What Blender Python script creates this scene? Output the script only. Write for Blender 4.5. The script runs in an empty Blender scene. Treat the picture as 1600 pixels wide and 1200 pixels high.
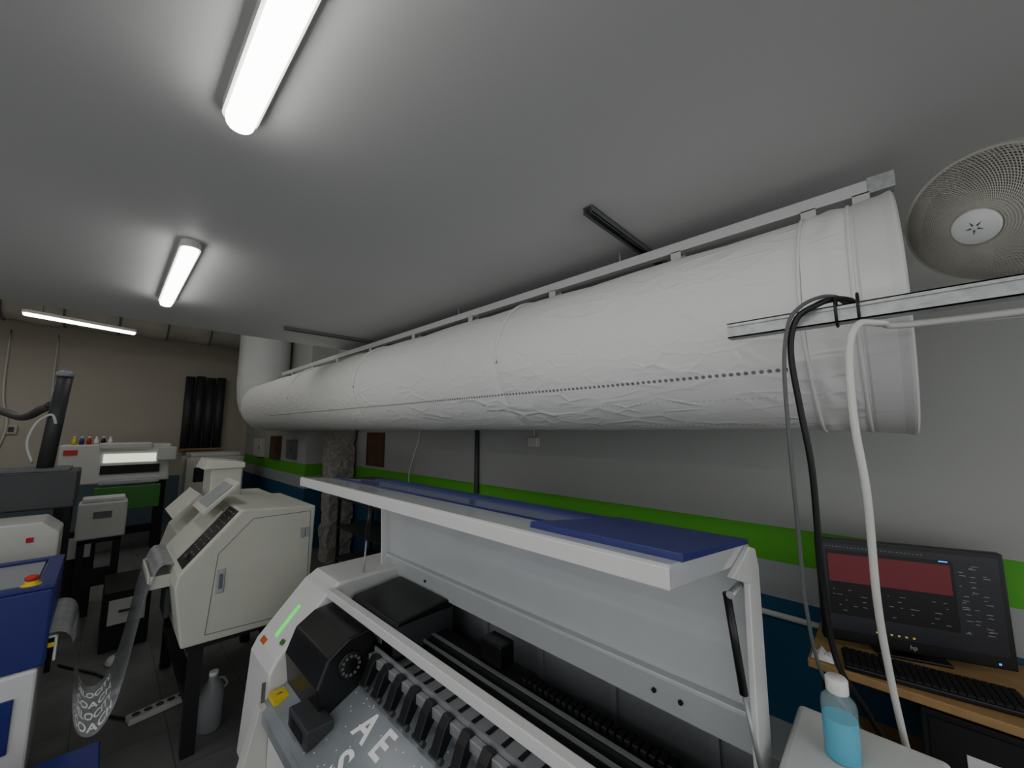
import bpy, bmesh, math, random
from mathutils import Vector, Matrix, noise
random.seed(4)
E=1.75
C=bpy.context.scene.collection
# ---------------------------------------------------------------- materials
def lin(c): 
    return tuple(((v/255)/12.92 if v/255<=0.04045 else (((v/255)+0.055)/1.055)**2.4) for v in c)+(1,)
def pmat(name,col,rough=.5,metal=0,var=.08,scale=8,bump=0,bscale=60,emis=0,trans=0,alpha=1,spec=.5,ecol=None):
    m=bpy.data.materials.new(name); m.use_nodes=True
    nt=m.node_tree; b=nt.nodes['Principled BSDF']
    tc=nt.nodes.new('ShaderNodeTexCoord'); no=nt.nodes.new('ShaderNodeTexNoise')
    no.inputs['Scale'].default_value=scale; no.inputs['Detail'].default_value=5
    nt.links.new(tc.outputs['Object'],no.inputs['Vector'])
    mx=nt.nodes.new('ShaderNodeMix'); mx.data_type='RGBA'
    c=lin(col); mx.inputs[6].default_value=tuple(max(0,v*(1-var*2)) for v in c[:3])+(1,)
    mx.inputs[7].default_value=tuple(min(1,v*(1+var)) for v in c[:3])+(1,)
    nt.links.new(no.outputs['Fac'],mx.inputs[0]); nt.links.new(mx.outputs[2],b.inputs['Base Color'])
    b.inputs['Roughness'].default_value=rough; b.inputs['Metallic'].default_value=metal
    b.inputs['Specular IOR Level'].default_value=spec
    if trans: b.inputs['Transmission Weight'].default_value=trans
    if alpha<1: b.inputs['Alpha'].default_value=alpha
    if emis:
        b.inputs['Emission Color'].default_value=lin(ecol or col); b.inputs['Emission Strength'].default_value=emis
    if bump:
        n2=nt.nodes.new('ShaderNodeTexNoise'); n2.inputs['Scale'].default_value=bscale; n2.inputs['Detail'].default_value=4
        nt.links.new(tc.outputs['Object'],n2.inputs['Vector'])
        bp=nt.nodes.new('ShaderNodeBump'); bp.inputs['Strength'].default_value=bump; bp.inputs['Distance'].default_value=.01
        nt.links.new(n2.outputs['Fac'],bp.inputs['Height']); nt.links.new(bp.outputs['Normal'],b.inputs['Normal'])
    return m
M={}
M['white']=pmat('white_powder_coat',(222,223,221),.3,var=.03,bump=.04,bscale=200)
M['gloss']=pmat('glossy_grey_white_coat',(198,202,203),.09,var=.03,spec=.9)
M['inner']=pmat('grey_inner_panel',(150,154,158),.35,var=.05)
M['white2']=pmat('white_plastic',(202,202,197),.45,var=.05)
M['cream']=pmat('cream_coat',(196,196,185),.45,var=.04)
M['blue']=pmat('blue_coat',(30,40,116),.4,var=.1,scale=14,bump=.03,bscale=150)
M['black']=pmat('black_plastic',(20,20,22),.35,var=.15)
M['blackm']=pmat('black_matte',(20,20,22),.7,var=.15)
M['dark']=pmat('dark_grey_metal',(62,64,66),.5,metal=.1,var=.1)
M['grey']=pmat('grey_panel',(100,102,104),.5,var=.08)
M['alu']=pmat('brushed_aluminium',(175,177,180),.35,metal=.5,var=.08,scale=40)
M['galv']=pmat('galvanised_steel',(190,193,193),.4,metal=.3,var=.25,scale=50)
M['rail']=pmat('white_rail_coat',(205,207,206),.4,var=.03)
M['concrete']=pmat('rough_concrete',(168,163,155),.95,var=.4,scale=22,bump=1,bscale=30)
M['wood']=pmat('raw_wood',(176,140,92),.6,var=.25,scale=12)
M['red']=pmat('red_plastic',(190,28,25),.35)
M['yellow']=pmat('yellow_label',(225,200,40),.5)
M['green']=pmat('green_cover',(60,125,50),.5)
M['led']=pmat('green_led',(10,225,60),.4,emis=1.0)
M['orange']=pmat('orange_sticker',(205,90,35),.5)
M['cableb']=pmat('black_cable_rubber',(14,14,14),.45)
M['cableg']=pmat('grey_cable_rubber',(95,97,98),.5)
M['cablew']=pmat('white_cable_rubber',(222,222,216),.45)
M['pipew']=pmat('dusty_wrapped_pipe',(188,182,170),.85,var=.15,scale=4,bump=.4,bscale=12)
M['print']=pmat('white_print_ink',(243,243,243),.6,emis=.08)
M['chip']=pmat('brown_board',(95,65,45),.7,var=.2)
M['capw']=pmat('white_cap_plastic',(235,235,232),.4)
M['liquid']=pmat('light_blue_liquid',(25,180,215),.15,var=.02)
M['lens']=pmat('clear_bottle_plastic',(205,235,240),.15,alpha=.2,var=.02)
M['diff']=pmat('lit_diffuser',(255,255,255),.5,emis=11,ecol=(255,254,250))
M['glowstrip']=pmat('machine_work_light',(240,250,225),.5,emis=.9)
M['glass']=pmat('tinted_window_plastic',(110,124,165),.1,var=.05)
M['film']=pmat('milky_transfer_film',(172,175,178),.12,alpha=.92,var=.2,scale=18)
M['filmbed']=pmat('grey_film_bed',(142,149,155),.25,metal=.1,var=.18,scale=6)
M['screen']=pmat('screen_dark',(26,27,31),.25,emis=.1,ecol=(60,62,70),var=.02)
M['screenred']=pmat('screen_canvas_red',(80,20,28),.4,emis=.22,ecol=(110,30,40),var=.02)
M['screenblk']=pmat('screen_black',(10,10,12),.3,emis=.05)
M['uitxt']=pmat('screen_text',(120,120,125),.4,emis=.15)
M['uiyel']=pmat('screen_icon_yellow',(200,170,60),.4,emis=.3)
M['uiblu']=pmat('screen_icon_blue',(60,120,255),.4,emis=1.5)
M['meshw']=pmat('beige_grille_wire',(172,169,160),.5)
M['jug']=pmat('translucent_jug',(140,143,145),.4)
M['greyhose']=pmat('grey_hose',(90,88,85),.6)
def wallmat(name,up,bands,lo=.86,hi=1.08):
    m=bpy.data.materials.new(name); m.use_nodes=True; nt=m.node_tree; b=nt.nodes['Principled BSDF']
    b.inputs['Roughness'].default_value=.6
    g=nt.nodes.new('ShaderNodeNewGeometry'); s=nt.nodes.new('ShaderNodeSeparateXYZ'); nt.links.new(g.outputs['Position'],s.inputs[0])
    no=nt.nodes.new('ShaderNodeTexNoise'); no.inputs['Scale'].default_value=1.3; no.inputs['Detail'].default_value=8
    nt.links.new(g.outputs['Position'],no.inputs['Vector'])
    prev=None; cur=lin(up)
    for z,c in bands:
        mt=nt.nodes.new('ShaderNodeMath'); mt.operation='LESS_THAN'; mt.inputs[1].default_value=z
        nt.links.new(s.outputs['Z'],mt.inputs[0])
        mx=nt.nodes.new('ShaderNodeMix'); mx.data_type='RGBA'
        nt.links.new(mt.outputs[0],mx.inputs[0])
        if prev is None: mx.inputs[6].default_value=cur
        else: nt.links.new(prev,mx.inputs[6])
        mx.inputs[7].default_value=lin(c); prev=mx.outputs[2]
    mm=nt.nodes.new('ShaderNodeMix'); mm.data_type='RGBA'; mm.blend_type='MULTIPLY'; mm.inputs[0].default_value=1
    if prev is None: mm.inputs[6].default_value=cur
    else: nt.links.new(prev,mm.inputs[6])
    r=nt.nodes.new('ShaderNodeMapRange'); r.inputs[3].default_value=lo; r.inputs[4].default_value=hi
    nt.links.new(no.outputs['Fac'],r.inputs[0]); nt.links.new(r.outputs[0],mm.inputs[7])
    nt.links.new(mm.outputs[2],b.inputs['Base Color'])
    n2=nt.nodes.new('ShaderNodeTexNoise'); n2.inputs['Scale'].default_value=25; n2.inputs['Detail'].default_value=6
    nt.links.new(g.outputs['Position'],n2.inputs['Vector'])
    bp=nt.nodes.new('ShaderNodeBump'); bp.inputs['Strength'].default_value=.1; bp.inputs['Distance'].default_value=.01
    nt.links.new(n2.outputs['Fac'],bp.inputs['Height']); nt.links.new(bp.outputs['Normal'],b.inputs['Normal'])
    return m
M['wallR']=wallmat('painted_wall_green_band',(170,172,169),[(E-.505,(80,172,38)),(E-.685,(162,167,168)),(E-.865,(24,80,110))])
M['wallF']=wallmat('beige_wall',(190,182,168),[(E-.865,(90,110,120))])
M['wallP']=wallmat('plain_wall',(196,194,190),[])
M['ceil']=wallmat('ceiling_paint',(202,202,201),[],.93,1.03)
def floormat():
    m=bpy.data.materials.new('grey_floor_tiles'); m.use_nodes=True; nt=m.node_tree; b=nt.nodes['Principled BSDF']
    g=nt.nodes.new('ShaderNodeNewGeometry'); br=nt.nodes.new('ShaderNodeTexBrick'); br.offset=0
    br.inputs['Scale'].default_value=1; br.inputs['Brick Width'].default_value=.4; br.inputs['Row Height'].default_value=.4
    br.inputs['Mortar Size'].default_value=.004
    br.inputs['Color1'].default_value=lin((122,123,121)); br.inputs['Color2'].default_value=lin((114,116,115)); br.inputs['Mortar'].default_value=lin((90,91,91))
    nt.links.new(g.outputs['Position'],br.inputs['Vector'])
    no=nt.nodes.new('ShaderNodeTexNoise'); no.inputs['Scale'].default_value=5; no.inputs['Detail'].default_value=8
    nt.links.new(g.outputs['Position'],no.inputs['Vector'])
    mm=nt.nodes.new('ShaderNodeMix'); mm.data_type='RGBA'; mm.blend_type='MULTIPLY'; mm.inputs[0].default_value=.5
    nt.links.new(br.outputs['Color'],mm.inputs[6]); nt.links.new(no.outputs['Fac'],mm.inputs[7])
    nt.links.new(mm.outputs[2],b.inputs['Base Color'])
    b.inputs['Roughness'].default_value=.45
    return m
M['floor']=floormat()
def fabric():
    m=bpy.data.materials.new('white_duct_fabric'); m.use_nodes=True; nt=m.node_tree; b=nt.nodes['Principled BSDF']
    b.inputs['Roughness'].default_value=.65; b.inputs['Specular IOR Level'].default_value=.35
    uv=nt.nodes.new('ShaderNodeUVMap'); uv.uv_map='UVMap'; s=nt.nodes.new('ShaderNodeSeparateXYZ'); nt.links.new(uv.outputs[0],s.inputs[0])
    def mth(op,a,bv=None,c=None):
        n=nt.nodes.new('ShaderNodeMath'); n.operation=op
        for i,x in enumerate((a,bv,c)):
            if x is None: continue
            if isinstance(x,(int,float)): n.inputs[i].default_value=x
            else: nt.links.new(x,n.inputs[i])
        return n.outputs[0]
    R=.366
    U,V=s.outputs[0],s.outputs[1]
    sp=.0215
    fu=mth('MULTIPLY',mth('SUBTRACT',mth('FRACT',mth('DIVIDE',U,sp)),.5),sp)
    tot=None
    for ang,rad,st in ((30.5,.0066,.75),(46,.0032,.28),(71,.0045,.4)):
        dv=mth('SUBTRACT',V,math.radians(ang)*R)
        d=mth('SQRT',mth('ADD',mth('MULTIPLY',fu,fu),mth('MULTIPLY',dv,dv)))
        k=mth('MULTIPLY',mth('LESS_THAN',d,rad),st)
        tot=k if tot is None else mth('MAXIMUM',tot,k)
    tot=mth('MULTIPLY',tot,mth('MULTIPLY',mth('GREATER_THAN',U,.2),mth('LESS_THAN',U,5.6)))
    mx=nt.nodes.new('ShaderNodeMix'); mx.data_type='RGBA'; nt.links.new(tot,mx.inputs[0])
    mx.inputs[6].default_value=lin((233,233,230)); mx.inputs[7].default_value=lin((35,35,36))
    nt.links.new(mx.outputs[2],b.inputs['Base Color'])
    def crease(rot,scale,thick,seed):
        mp=nt.nodes.new('ShaderNodeMapping'); mp.inputs['Scale'].default_value=scale; mp.inputs['Rotation'].default_value=(0,0,rot); mp.inputs['Location'].default_value=(seed,seed*2,0)
        nt.links.new(uv.outputs[0],mp.inputs[0])
        v1=nt.nodes.new('ShaderNodeTexVoronoi'); v1.feature='DISTANCE_TO_EDGE'; v1.inputs['Scale'].default_value=5
        nt.links.new(mp.outputs[0],v1.inputs['Vector'])
        cl=nt.nodes.new('ShaderNodeMapRange'); cl.inputs[1].default_value=0; cl.inputs[2].default_value=thick; cl.interpolation_type='SMOOTHSTEP'; nt.links.new(v1.outputs['Distance'],cl.inputs[0])
        n3=nt.nodes.new('ShaderNodeTexNoise'); n3.inputs['Scale'].default_value=3.5; n3.inputs['Detail'].default_value=3; nt.links.new(mp.outputs[0],n3.inputs['Vector'])
        ms=nt.nodes.new('ShaderNodeMapRange'); ms.inputs[1].default_value=.42; ms.inputs[2].default_value=.7; nt.links.new(n3.outputs['Fac'],ms.inputs[0])
        return mth('MULTIPLY',mth('SUBTRACT',1,cl.outputs[0]),ms.outputs[0])
    n1=nt.nodes.new('ShaderNodeTexNoise'); n1.inputs['Scale'].default_value=6; n1.inputs['Detail'].default_value=3
    nt.links.new(uv.outputs[0],n1.inputs['Vector'])
    h=mth('ADD',mth('MULTIPLY',n1.outputs['Fac'],.8),mth('ADD',mth('MULTIPLY',crease(.5,(.8,1.8,1),.12,1.3),.5),mth('MULTIPLY',crease(-.7,(1.6,3.2,1),.14,4.1),.34)))
    bp=nt.nodes.new('ShaderNodeBump'); bp.inputs['Strength'].default_value=.6; bp.inputs['Distance'].default_value=.013
    nt.links.new(h,bp.inputs['Height']); nt.links.new(bp.outputs['Normal'],b.inputs['Normal'])
    return m
M['fabric']=fabric()
M['fabricp']=pmat('white_coated_fabric',(230,230,228),.7,var=.02,bump=.1,bscale=15)
# ---------------------------------------------------------------- helpers (z given relative to eye height)
def grp(name,loc,label,cat,group=None):
    o=bpy.data.objects.new(name,None); o.empty_display_size=.1
    o.location=(loc[0],loc[1],loc[2]+E); C.objects.link(o)
    o['label']=label; o['category']=cat
    if group: o['group']=group
    return o
def mk(name,bm,mat,parent=None,smooth=False,bevel=0,label=None,cat=None,kind=None,seg=2):
    me=bpy.data.meshes.new(name)
    bmesh.ops.recalc_face_normals(bm,faces=bm.faces)
    mn=Vector((1e9,)*3); mxv=Vector((-1e9,)*3)
    for v in bm.verts:
        for i in range(3):
            mn[i]=min(mn[i],v.co[i]); mxv[i]=max(mxv[i],v.co[i])
    c=(mn+mxv)/2
    if parent is None: c.z=mn.z
    for v in bm.verts: v.co-=c
    bm.to_mesh(me); bm.free()
    if smooth:
        for p in me.polygons: p.use_smooth=True
    o=bpy.data.objects.new(name,me); C.objects.link(o)
    wl=c+Vector((0,0,E))
    if parent is not None:
        o.parent=parent; pw=Vector(parent.get('_w',parent.location)) ; o.location=wl-pw; o['_w']=tuple(wl)
    else: o.location=wl; o['_w']=tuple(wl)
    me.materials.append(mat if not isinstance(mat,str) else M[mat])
    if bevel:
        md=o.modifiers.new('bevel','BEVEL'); md.width=bevel; md.segments=seg; md.limit_method='ANGLE'; md.angle_limit=math.radians(35)
        for p in me.polygons: p.use_smooth=False
    if label: o['label']=label
    if cat: o['category']=cat
    if kind: o['kind']=kind
    return o
def bbox(bm,x0,x1,y0,y1,z0,z1,mtx=None):
    vs=[bm.verts.new((x,y,z)) for x in (x0,x1) for y in (y0,y1) for z in (z0,z1)]
    for f in ((0,1,3,2),(4,6,7,5),(0,4,5,1),(2,3,7,6),(0,2,6,4),(1,5,7,3)): bm.faces.new([vs[i] for i in f])
    if mtx is not None:
        for v in vs: v.co=mtx@v.co
    return vs
def box(name,x0,x1,y0,y1,z0,z1,mat,parent=None,bevel=0,mtx=None,**k):
    bm=bmesh.new(); bbox(bm,x0,x1,y0,y1,z0,z1,mtx); return mk(name,bm,mat,parent,bevel=bevel,**k)
def boxes(name,lst,mat,parent=None,bevel=0,mtx=None,**k):
    bm=bmesh.new()
    for b in lst: bbox(bm,*b,mtx)
    return mk(name,bm,mat,parent,bevel=bevel,**k)
def each(name,lst,mat,parent=None,bevel=0,mtx=None,**k):
    for b in lst: box(name,*b,mat,parent,bevel,mtx,**k)
def prof(name,pts,y0,y1,mat,parent=None,bevel=0,**k):
    bm=bmesh.new()
    a=[bm.verts.new((p[0],y0,p[1])) for p in pts]; b=[bm.verts.new((p[0],y1,p[1])) for p in pts]
    n=len(pts); bm.faces.new(a); bm.faces.new(b[::-1])
    for i in range(n): bm.faces.new([a[i],b[i],b[(i+1)%n],a[(i+1)%n]])
    return mk(name,bm,mat,parent,bevel=bevel,**k)
def frame(d):
    d=Vector(d).normalized(); up=Vector((0,0,1)) if abs(d.z)<.9 else Vector((1,0,0))
    a=d.cross(up).normalized(); b=a.cross(d).normalized(); return a,b,d
def addcyl(bm,p0,p1,r0,r1=None,seg=20,cap=True):
    if r1 is None: r1=r0
    p0=Vector(p0);p1=Vector(p1); a,b,d=frame(p1-p0)
    A=[];B=[]
    for i in range(seg):
        t=2*math.pi*i/seg; w=a*math.cos(t)+b*math.sin(t)
        A.append(bm.verts.new(p0+w*r0)); B.append(bm.verts.new(p1+w*r1))
    for i in range(seg): bm.faces.new([A[i],A[(i+1)%seg],B[(i+1)%seg],B[i]])
    if cap: bm.faces.new(A[::-1]); bm.faces.new(B)
def cyl(name,p0,p1,r,mat,parent=None,r2=None,seg=24,bevel=0,**k):
    bm=bmesh.new(); addcyl(bm,p0,p1,r,r2,seg); o=mk(name,bm,mat,parent,bevel=bevel,**k)
    if not bevel:
        for p in o.data.polygons: p.use_smooth=len(p.vertices)==4
    return o
def spath(pts,n=10):
    pts=[Vector(p) for p in pts]; out=[]
    P=[pts[0]*2-pts[1]]+pts+[pts[-1]*2-pts[-2]]
    for i in range(1,len(P)-2):
        for j in range(n):
            t=j/n; p0,p1,p2,p3=P[i-1:i+3]
            out.append(.5*((2*p1)+(p2-p0)*t+(2*p0-5*p1+4*p2-p3)*t*t+(3*p1-p0-3*p2+p3)*t**3))
    out.append(pts[-1]); return out
def addtube(bm,path,r,seg=10,closed=False):
    rings=[]; n=len(path); pa=None
    for i,p in enumerate(path):
        if closed: d=path[(i+1)%n]-path[i-1]
        else: d=path[min(i+1,n-1)]-path[max(i-1,0)]
        d=d.normalized()
        if pa is None: a,b,_=frame(d)
        else:
            a=(pa-d*pa.dot(d)).normalized(); b=d.cross(a)
        pa=a
        rings.append([bm.verts.new(p+(a*math.cos(2*math.pi*k/seg)+b*math.sin(2*math.pi*k/seg))*r) for k in range(seg)])
    for i in range(n if closed else n-1):
        A=rings[i];B=rings[(i+1)%n]
        for k in range(seg): bm.faces.new([A[k],A[(k+1)%seg],B[(k+1)%seg],B[k]])
    if not closed: bm.faces.new(rings[0][::-1]); bm.faces.new(rings[-1])
def tube(name,pts,r,mat,parent=None,seg=10,n=10,**k):
    bm=bmesh.new(); addtube(bm,spath(pts,n),r,seg); return mk(name,bm,mat,parent,smooth=True,**k)
def lathe(name,prf,loc,mat,parent=None,axis=(0,0,1),seg=32,smooth=True,**k):
    bm=bmesh.new(); a,b,d=frame(axis); loc=Vector(loc); R=[]
    for r,h in prf: R.append([bm.verts.new(loc+d*h+(a*math.cos(2*math.pi*i/seg)+b*math.sin(2*math.pi*i/seg))*max(r,1e-4)) for i in range(seg)])
    for j in range(len(R)-1):
        for i in range(seg): bm.faces.new([R[j][i],R[j][(i+1)%seg],R[j+1][(i+1)%seg],R[j+1][i]])
    bm.faces.new(R[0][::-1]); bm.faces.new(R[-1])
    return mk(name,bm,mat,parent,smooth=smooth,**k)
def text_bm(s,size,ext=.0008):
    cu=bpy.data.curves.new('txt','FONT'); cu.body=s; cu.size=size; cu.extrude=ext; cu.align_x='CENTER'; cu.align_y='CENTER'; cu.offset=size*.02
    o=bpy.data.objects.new('txt',cu); C.objects.link(o); bpy.context.view_layer.update()
    me=bpy.data.meshes.new_from_object(o.evaluated_get(bpy.context.evaluated_depsgraph_get()))
    bm=bmesh.new(); bm.from_mesh(me); bpy.data.objects.remove(o); return bm
def text(name,s,size,loc,xd,yd,mat,parent,**k):
    bm=text_bm(s,size); xd=Vector(xd).normalized(); yd=Vector(yd).normalized(); zd=xd.cross(yd); loc=Vector(loc)
    for v in bm.verts: v.co=loc+xd*v.co.x+yd*v.co.y+zd*v.co.z
    return mk(name,bm,mat,parent,**k)
def struct(o): o['kind']='structure'; return o
F=-E
# ---------------------------------------------------------------- room
struct(box('floor',-4.6,2.6,-4.6,10.1,F-.1,F,'floor'))
struct(box('ceiling',-2.5,2.5,-2.5,4.35,.9,1.1,'ceil'))
struct(box('ceiling_upper',-2.6,2.6,4.35,10.1,2.6,2.7,'wallP'))
struct(box('wall_upper',-2.5,2.5,4.3,4.4,1.1,2.7,'wallP'))
struct(box('wall_right',2.5,2.6,-2.6,10.1,F,2.6,'wallR'))
struct(box('wall_left',-2.6,-2.5,3.0,10.1,F,2.6,'wallP'))
struct(box('wall_far',-2.5,2.5,10,10.1,F,2.6,'wallF'))
struct(box('wall_chase',2.1,2.5,6.3,10,F,2.6,'wallR'))
bm=bmesh.new(); hs=60; R=[]
for j in range(hs+1):
    z=F+(.9-F)*j/hs; ring=[]
    for i in range(24):
        t=2*math.pi*i/24; rr=.165/max(abs(math.cos(t)),abs(math.sin(t)))**.8
        p=Vector((2.3+rr*math.cos(t),5.6+rr*math.sin(t),z)); p+=noise.noise_vector(p*6)*.03+noise.noise_vector(p*20)*.02; p.x=min(p.x,2.495)
        if j in(0,hs): p.z=z
        ring.append(bm.verts.new(p))
    R.append(ring)
for j in range(hs):
    for i in range(24): bm.faces.new([R[j][i],R[j][(i+1)%24],R[j+1][(i+1)%24],R[j+1][i]])
o=mk('concrete_column',bm,'concrete',label='rough chipped concrete support column beside the wall',cat='column')
# ---------------------------------------------------------------- ceiling lights
def lamp(x,yc,L,zt,ang=None,label='',cords=False,w=.032):
    g=grp('ceiling_light',(x,yc,zt),label,'ceiling light','fluorescent ceiling lights')
    h=L/2
    def stad(name,w,h,z0,z1,mat,rounded):
        bm=bmesh.new(); ns=12; lay=[]
        levels=[(0,1.0),(.35,1.0),(.7,.93),(.9,.8),(1,.6)] if rounded else [(0,1),(1,1)]
        for f,s in levels:
            ring=[]; ww=w*s
            for k in range(ns+1):
                t=math.pi*k/ns; ring.append((ww*math.cos(t),(h-w)+ww*math.sin(t)))
            for k in range(ns+1):
                t=math.pi+math.pi*k/ns; ring.append((ww*math.cos(t),-(h-w)+ww*math.sin(t)))
            lay.append([bm.verts.new((a,b,z0+(z1-z0)*f)) for a,b in ring])
        for j in range(len(lay)-1):
            m=len(lay[j])
            for i in range(m): bm.faces.new([lay[j][i],lay[j][(i+1)%m],lay[j+1][(i+1)%m],lay[j+1][i]])
        bm.faces.new(lay[0]); bm.faces.new(lay[-1])
        if ang is not None: bmesh.ops.rotate(bm,verts=bm.verts,cent=(0,0,0),matrix=Matrix.Rotation(ang,3,'Z'))
        bmesh.ops.translate(bm,verts=bm.verts,vec=(x,yc,0))
        return mk(name,bm,mat,g,smooth=rounded)
    stad('lamp_housing',w+.008,h+.008,zt-.035,zt,'white2',False)
    stad('lamp_diffuser',w,h,zt-.035,zt-.065,'diff',True)
    if cords:
        for s in(-1,1):
            dx=math.sin(-ang)*s*h*.7; dy=math.cos(ang)*s*h*.7
            cyl('suspension_cord',(x+dx,yc+dy,zt),(x+dx,yc+dy,2.6),.004,'cableg',g,seg=6)
    return g
LB='long white oval fluorescent light on the grey ceiling'
lamp(.185,.59,1.35,.9,label=LB,w=.034)
lamp(.205,2.9,1.17,.9,label=LB,w=.032)
lamp(.2,-1.65,1.3,.9,label=LB)
lamp(-1.7,.3,1.3,.9,label=LB)  # second row outside the view, added as fill light
lamp(-1.7,2.9,1.3,.9,label=LB)  # further fill fixture added to the unseen left row
lamp(-.3,6.96,.98,1.33,ang=-math.atan2(.913,.37),label='added out-of-view tube light hanging on cords, brightening the far wall',cords=True,w=.03)
lamp(-1.8,8.0,1.3,1.4,ang=-.4,label='added out-of-view tube light hanging on cords, brightening the far wall',cords=True,w=.07)  # out-of-view lamp added to brighten the far wall
lamp(.9,5.3,1.3,2.55,label='added unseen fill light fixed under the higher ceiling',w=.07)  # added out of sight above the slab to brighten the far end
lamp(-1.0,5.5,1.3,2.55,label='added unseen fill light fixed under the higher ceiling',w=.07)  # another hidden fixture, added to lift the dim upper far area
# ---------------------------------------------------------------- duct
XC,ZC,R0=1.72,.366,.366
duct=grp('fabric_air_duct',(XC,3,0),'long white fabric ventilation duct hanging under a ceiling rail','air duct')
hooks=[.142,.615,1.31,2.03,2.76,3.52,4.3,5.05,5.8]
def fabric_tube(name,y0,y1,ny,radf,na=112):
    bm=bmesh.new(); uvl=bm.loops.layers.uv.new('UVMap'); R=[]; 
    for j in range(ny+1):
        y=y0+(y1-y0)*j/ny; ring=[]
        for i in range(na+1):
            th=-math.pi/2+2*math.pi*i/na
            r=radf(th,y)
            ring.append(bm.verts.new((XC-r*math.cos(th),y,ZC-r*math.sin(th))))
        R.append(ring)
    for j in range(ny):
        for i in range(na):
            f=bm.faces.new([R[j][i],R[j][i+1],R[j+1][i+1],R[j+1][i]])
            for l,(jj,ii) in zip(f.loops,((j,i),(j,i+1),(j+1,i+1),(j+1,i))):
                l[uvl].uv=(y0+(y1-y0)*jj/ny,(-math.pi/2+2*math.pi*ii/na)*R0)
    return mk(name,bm,M['fabric'],duct,smooth=True)
def rad_main(th,y):
    p=Vector((math.cos(th)*1.8,y*1.8,math.sin(th)*1.8))
    r=R0+.0035*noise.noise(p*.9)
    top=max(0,math.cos(th+math.pi/2))
    d=min(abs(y-h) for h in hooks)
    r+=-.016*min(1,d/.35)**2*top**6
    r+=.003*math.exp(-((th+1.57+.9*(d))**2)*20)
    for ry in (1.42,3.1,4.75): r+=-.006*math.exp(-((y-ry)/.02)**2)
    return r
fabric_tube('duct_fabric',.135,6.9,560,rad_main)
def rad_bunch(th,y):
    t=max(0,min(1,(y-.035)/.105))
    env=math.sin(t*math.pi)**.6
    k=noise.noise(Vector((math.cos(th)*2,math.sin(th)*2,1)))
    return R0+.002+.0026*env*math.sin(t*math.pi*2.4+2.5*k)+.009*env*noise.noise(Vector((math.cos(th)*3.5,y*18,math.sin(th)*3.5)))+.010*max(0,-math.sin(th))**3*env
fabric_tube('gathered_fabric_cuff',.015,.145,48,rad_bunch)
def hoop(name,y,a0,a1,r=.37,t=.006,mat='fabricp',wob=0):
    pts=[Vector((XC-r*math.cos(a0+(a1-a0)*i/60),y+wob*math.sin(i*.35),ZC-r*math.sin(a0+(a1-a0)*i/60))) for i in range(61)]
    bm=bmesh.new(); addtube(bm,pts,t,8); return mk(name,bm,mat,duct,smooth=True)
hoop('fabric_seam',.15,-math.pi*1.2,math.pi*.6,r=.370,t=.005,wob=.002)
hoop('fabric_seam',.034,-math.pi*1.2,math.pi*.6,r=.369,t=.006)
for y in(1.42,3.1,4.75): hoop('hoop_pocket',y,math.radians(4),-math.radians(170),r=.366,t=.010)
lathe('duct_end_cap',[(.01,0),(.35,0),(.372,.001),(.381,.006),(.381,.012),(.376,.03),(.374,.088),(.369,.094),(.355,.096)],(XC,-.070,ZC),'white',duct,axis=(0,1,0),seg=96,smooth=False)
for p in duct.children[-1].data.polygons: p.use_smooth=len(p.vertices)==4
bm=bmesh.new(); rb=.42; path=[Vector((XC,6.85,ZC))]
for i in range(25):
    t=math.pi/2*i/24; path.append(Vector((XC,6.9+rb*math.sin(t),ZC+rb*(1-math.cos(t)))))
for z in(1.0,1.6,2.6): path.append(Vector((XC,6.9+rb,z)))
addtube(bm,path,.36,48); mk('duct_elbow',bm,'rail',duct,smooth=True)
hoop('elbow_clamp',6.88,0,2*math.pi,r=.366,t=.010,mat='rail')
rail=grp('suspension_rail',(XC,3,.81),'long white metal rail carrying the fabric duct','rail')
box('rail_beam',XC-.022,XC+.022,-.02,6.3,.79,.835,'rail',rail,bevel=.002)
box('rail_end_sleeve',XC-.025,XC+.025,-.085,-.018,.785,.84,'galv',rail,bevel=.002)
for y in(.9,2.2,4.3): cyl('suspension_wire',(XC,y,.83),(XC,y,.9),.003,'galv',rail,seg=8)
for y in[.0]+hooks:
    boxes('rail_hook',[(XC-.03,XC-.026,y-.022,y+.022,.745,.79),(XC+.026,XC+.03,y-.022,y+.022,.745,.79),(XC-.03,XC+.03,y-.022,y+.022,.786,.79),(XC-.03,XC+.03,y-.018,y+.018,.738,.748)],'white2',rail)
def channel(name,x0,y0,x1,y1,z,label,w=.041,parent=None):
    p0=Vector((x0,y0,z)); p1=Vector((x1,y1,z)); d=(p1-p0).normalized(); s=Vector((-d.y,d.x,0)); L=(p1-p0).length
    mtx=Matrix(((d.x,s.x,0,x0),(d.y,s.y,0,y0),(0,0,1,z),(0,0,0,1)))
    h=w/2; t=.003; l=[(0,L,-h,h,-t,0),(0,L,-h,-h+t,-w*.7,0),(0,L,h-t,h,-w*.7,0),(0,L,-h,-h+.009,-w*.7,-w*.7+t),(0,L,h-.009,h,-w*.7,-w*.7+t)]
    y=.05
    while y<L-.05:
        l.append((y,y+.02,-h+.004,h-.004,-.006,-t)); y+=.06
    return boxes(name,l,'grey',parent,mtx=mtx,label=label,cat='strut channel')
channel('ceiling_strut',1.27,.80,2.49,.80,.9,'slotted galvanised steel strut screwed to the ceiling')
channel('ceiling_strut',1.0,3.72,2.49,3.66,.9,'slotted galvanised steel strut screwed to the ceiling')
X0=1.2;Z0=.275;w=.0205
bm=bmesh.new(); y0,y1=-2.5,.30
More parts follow.
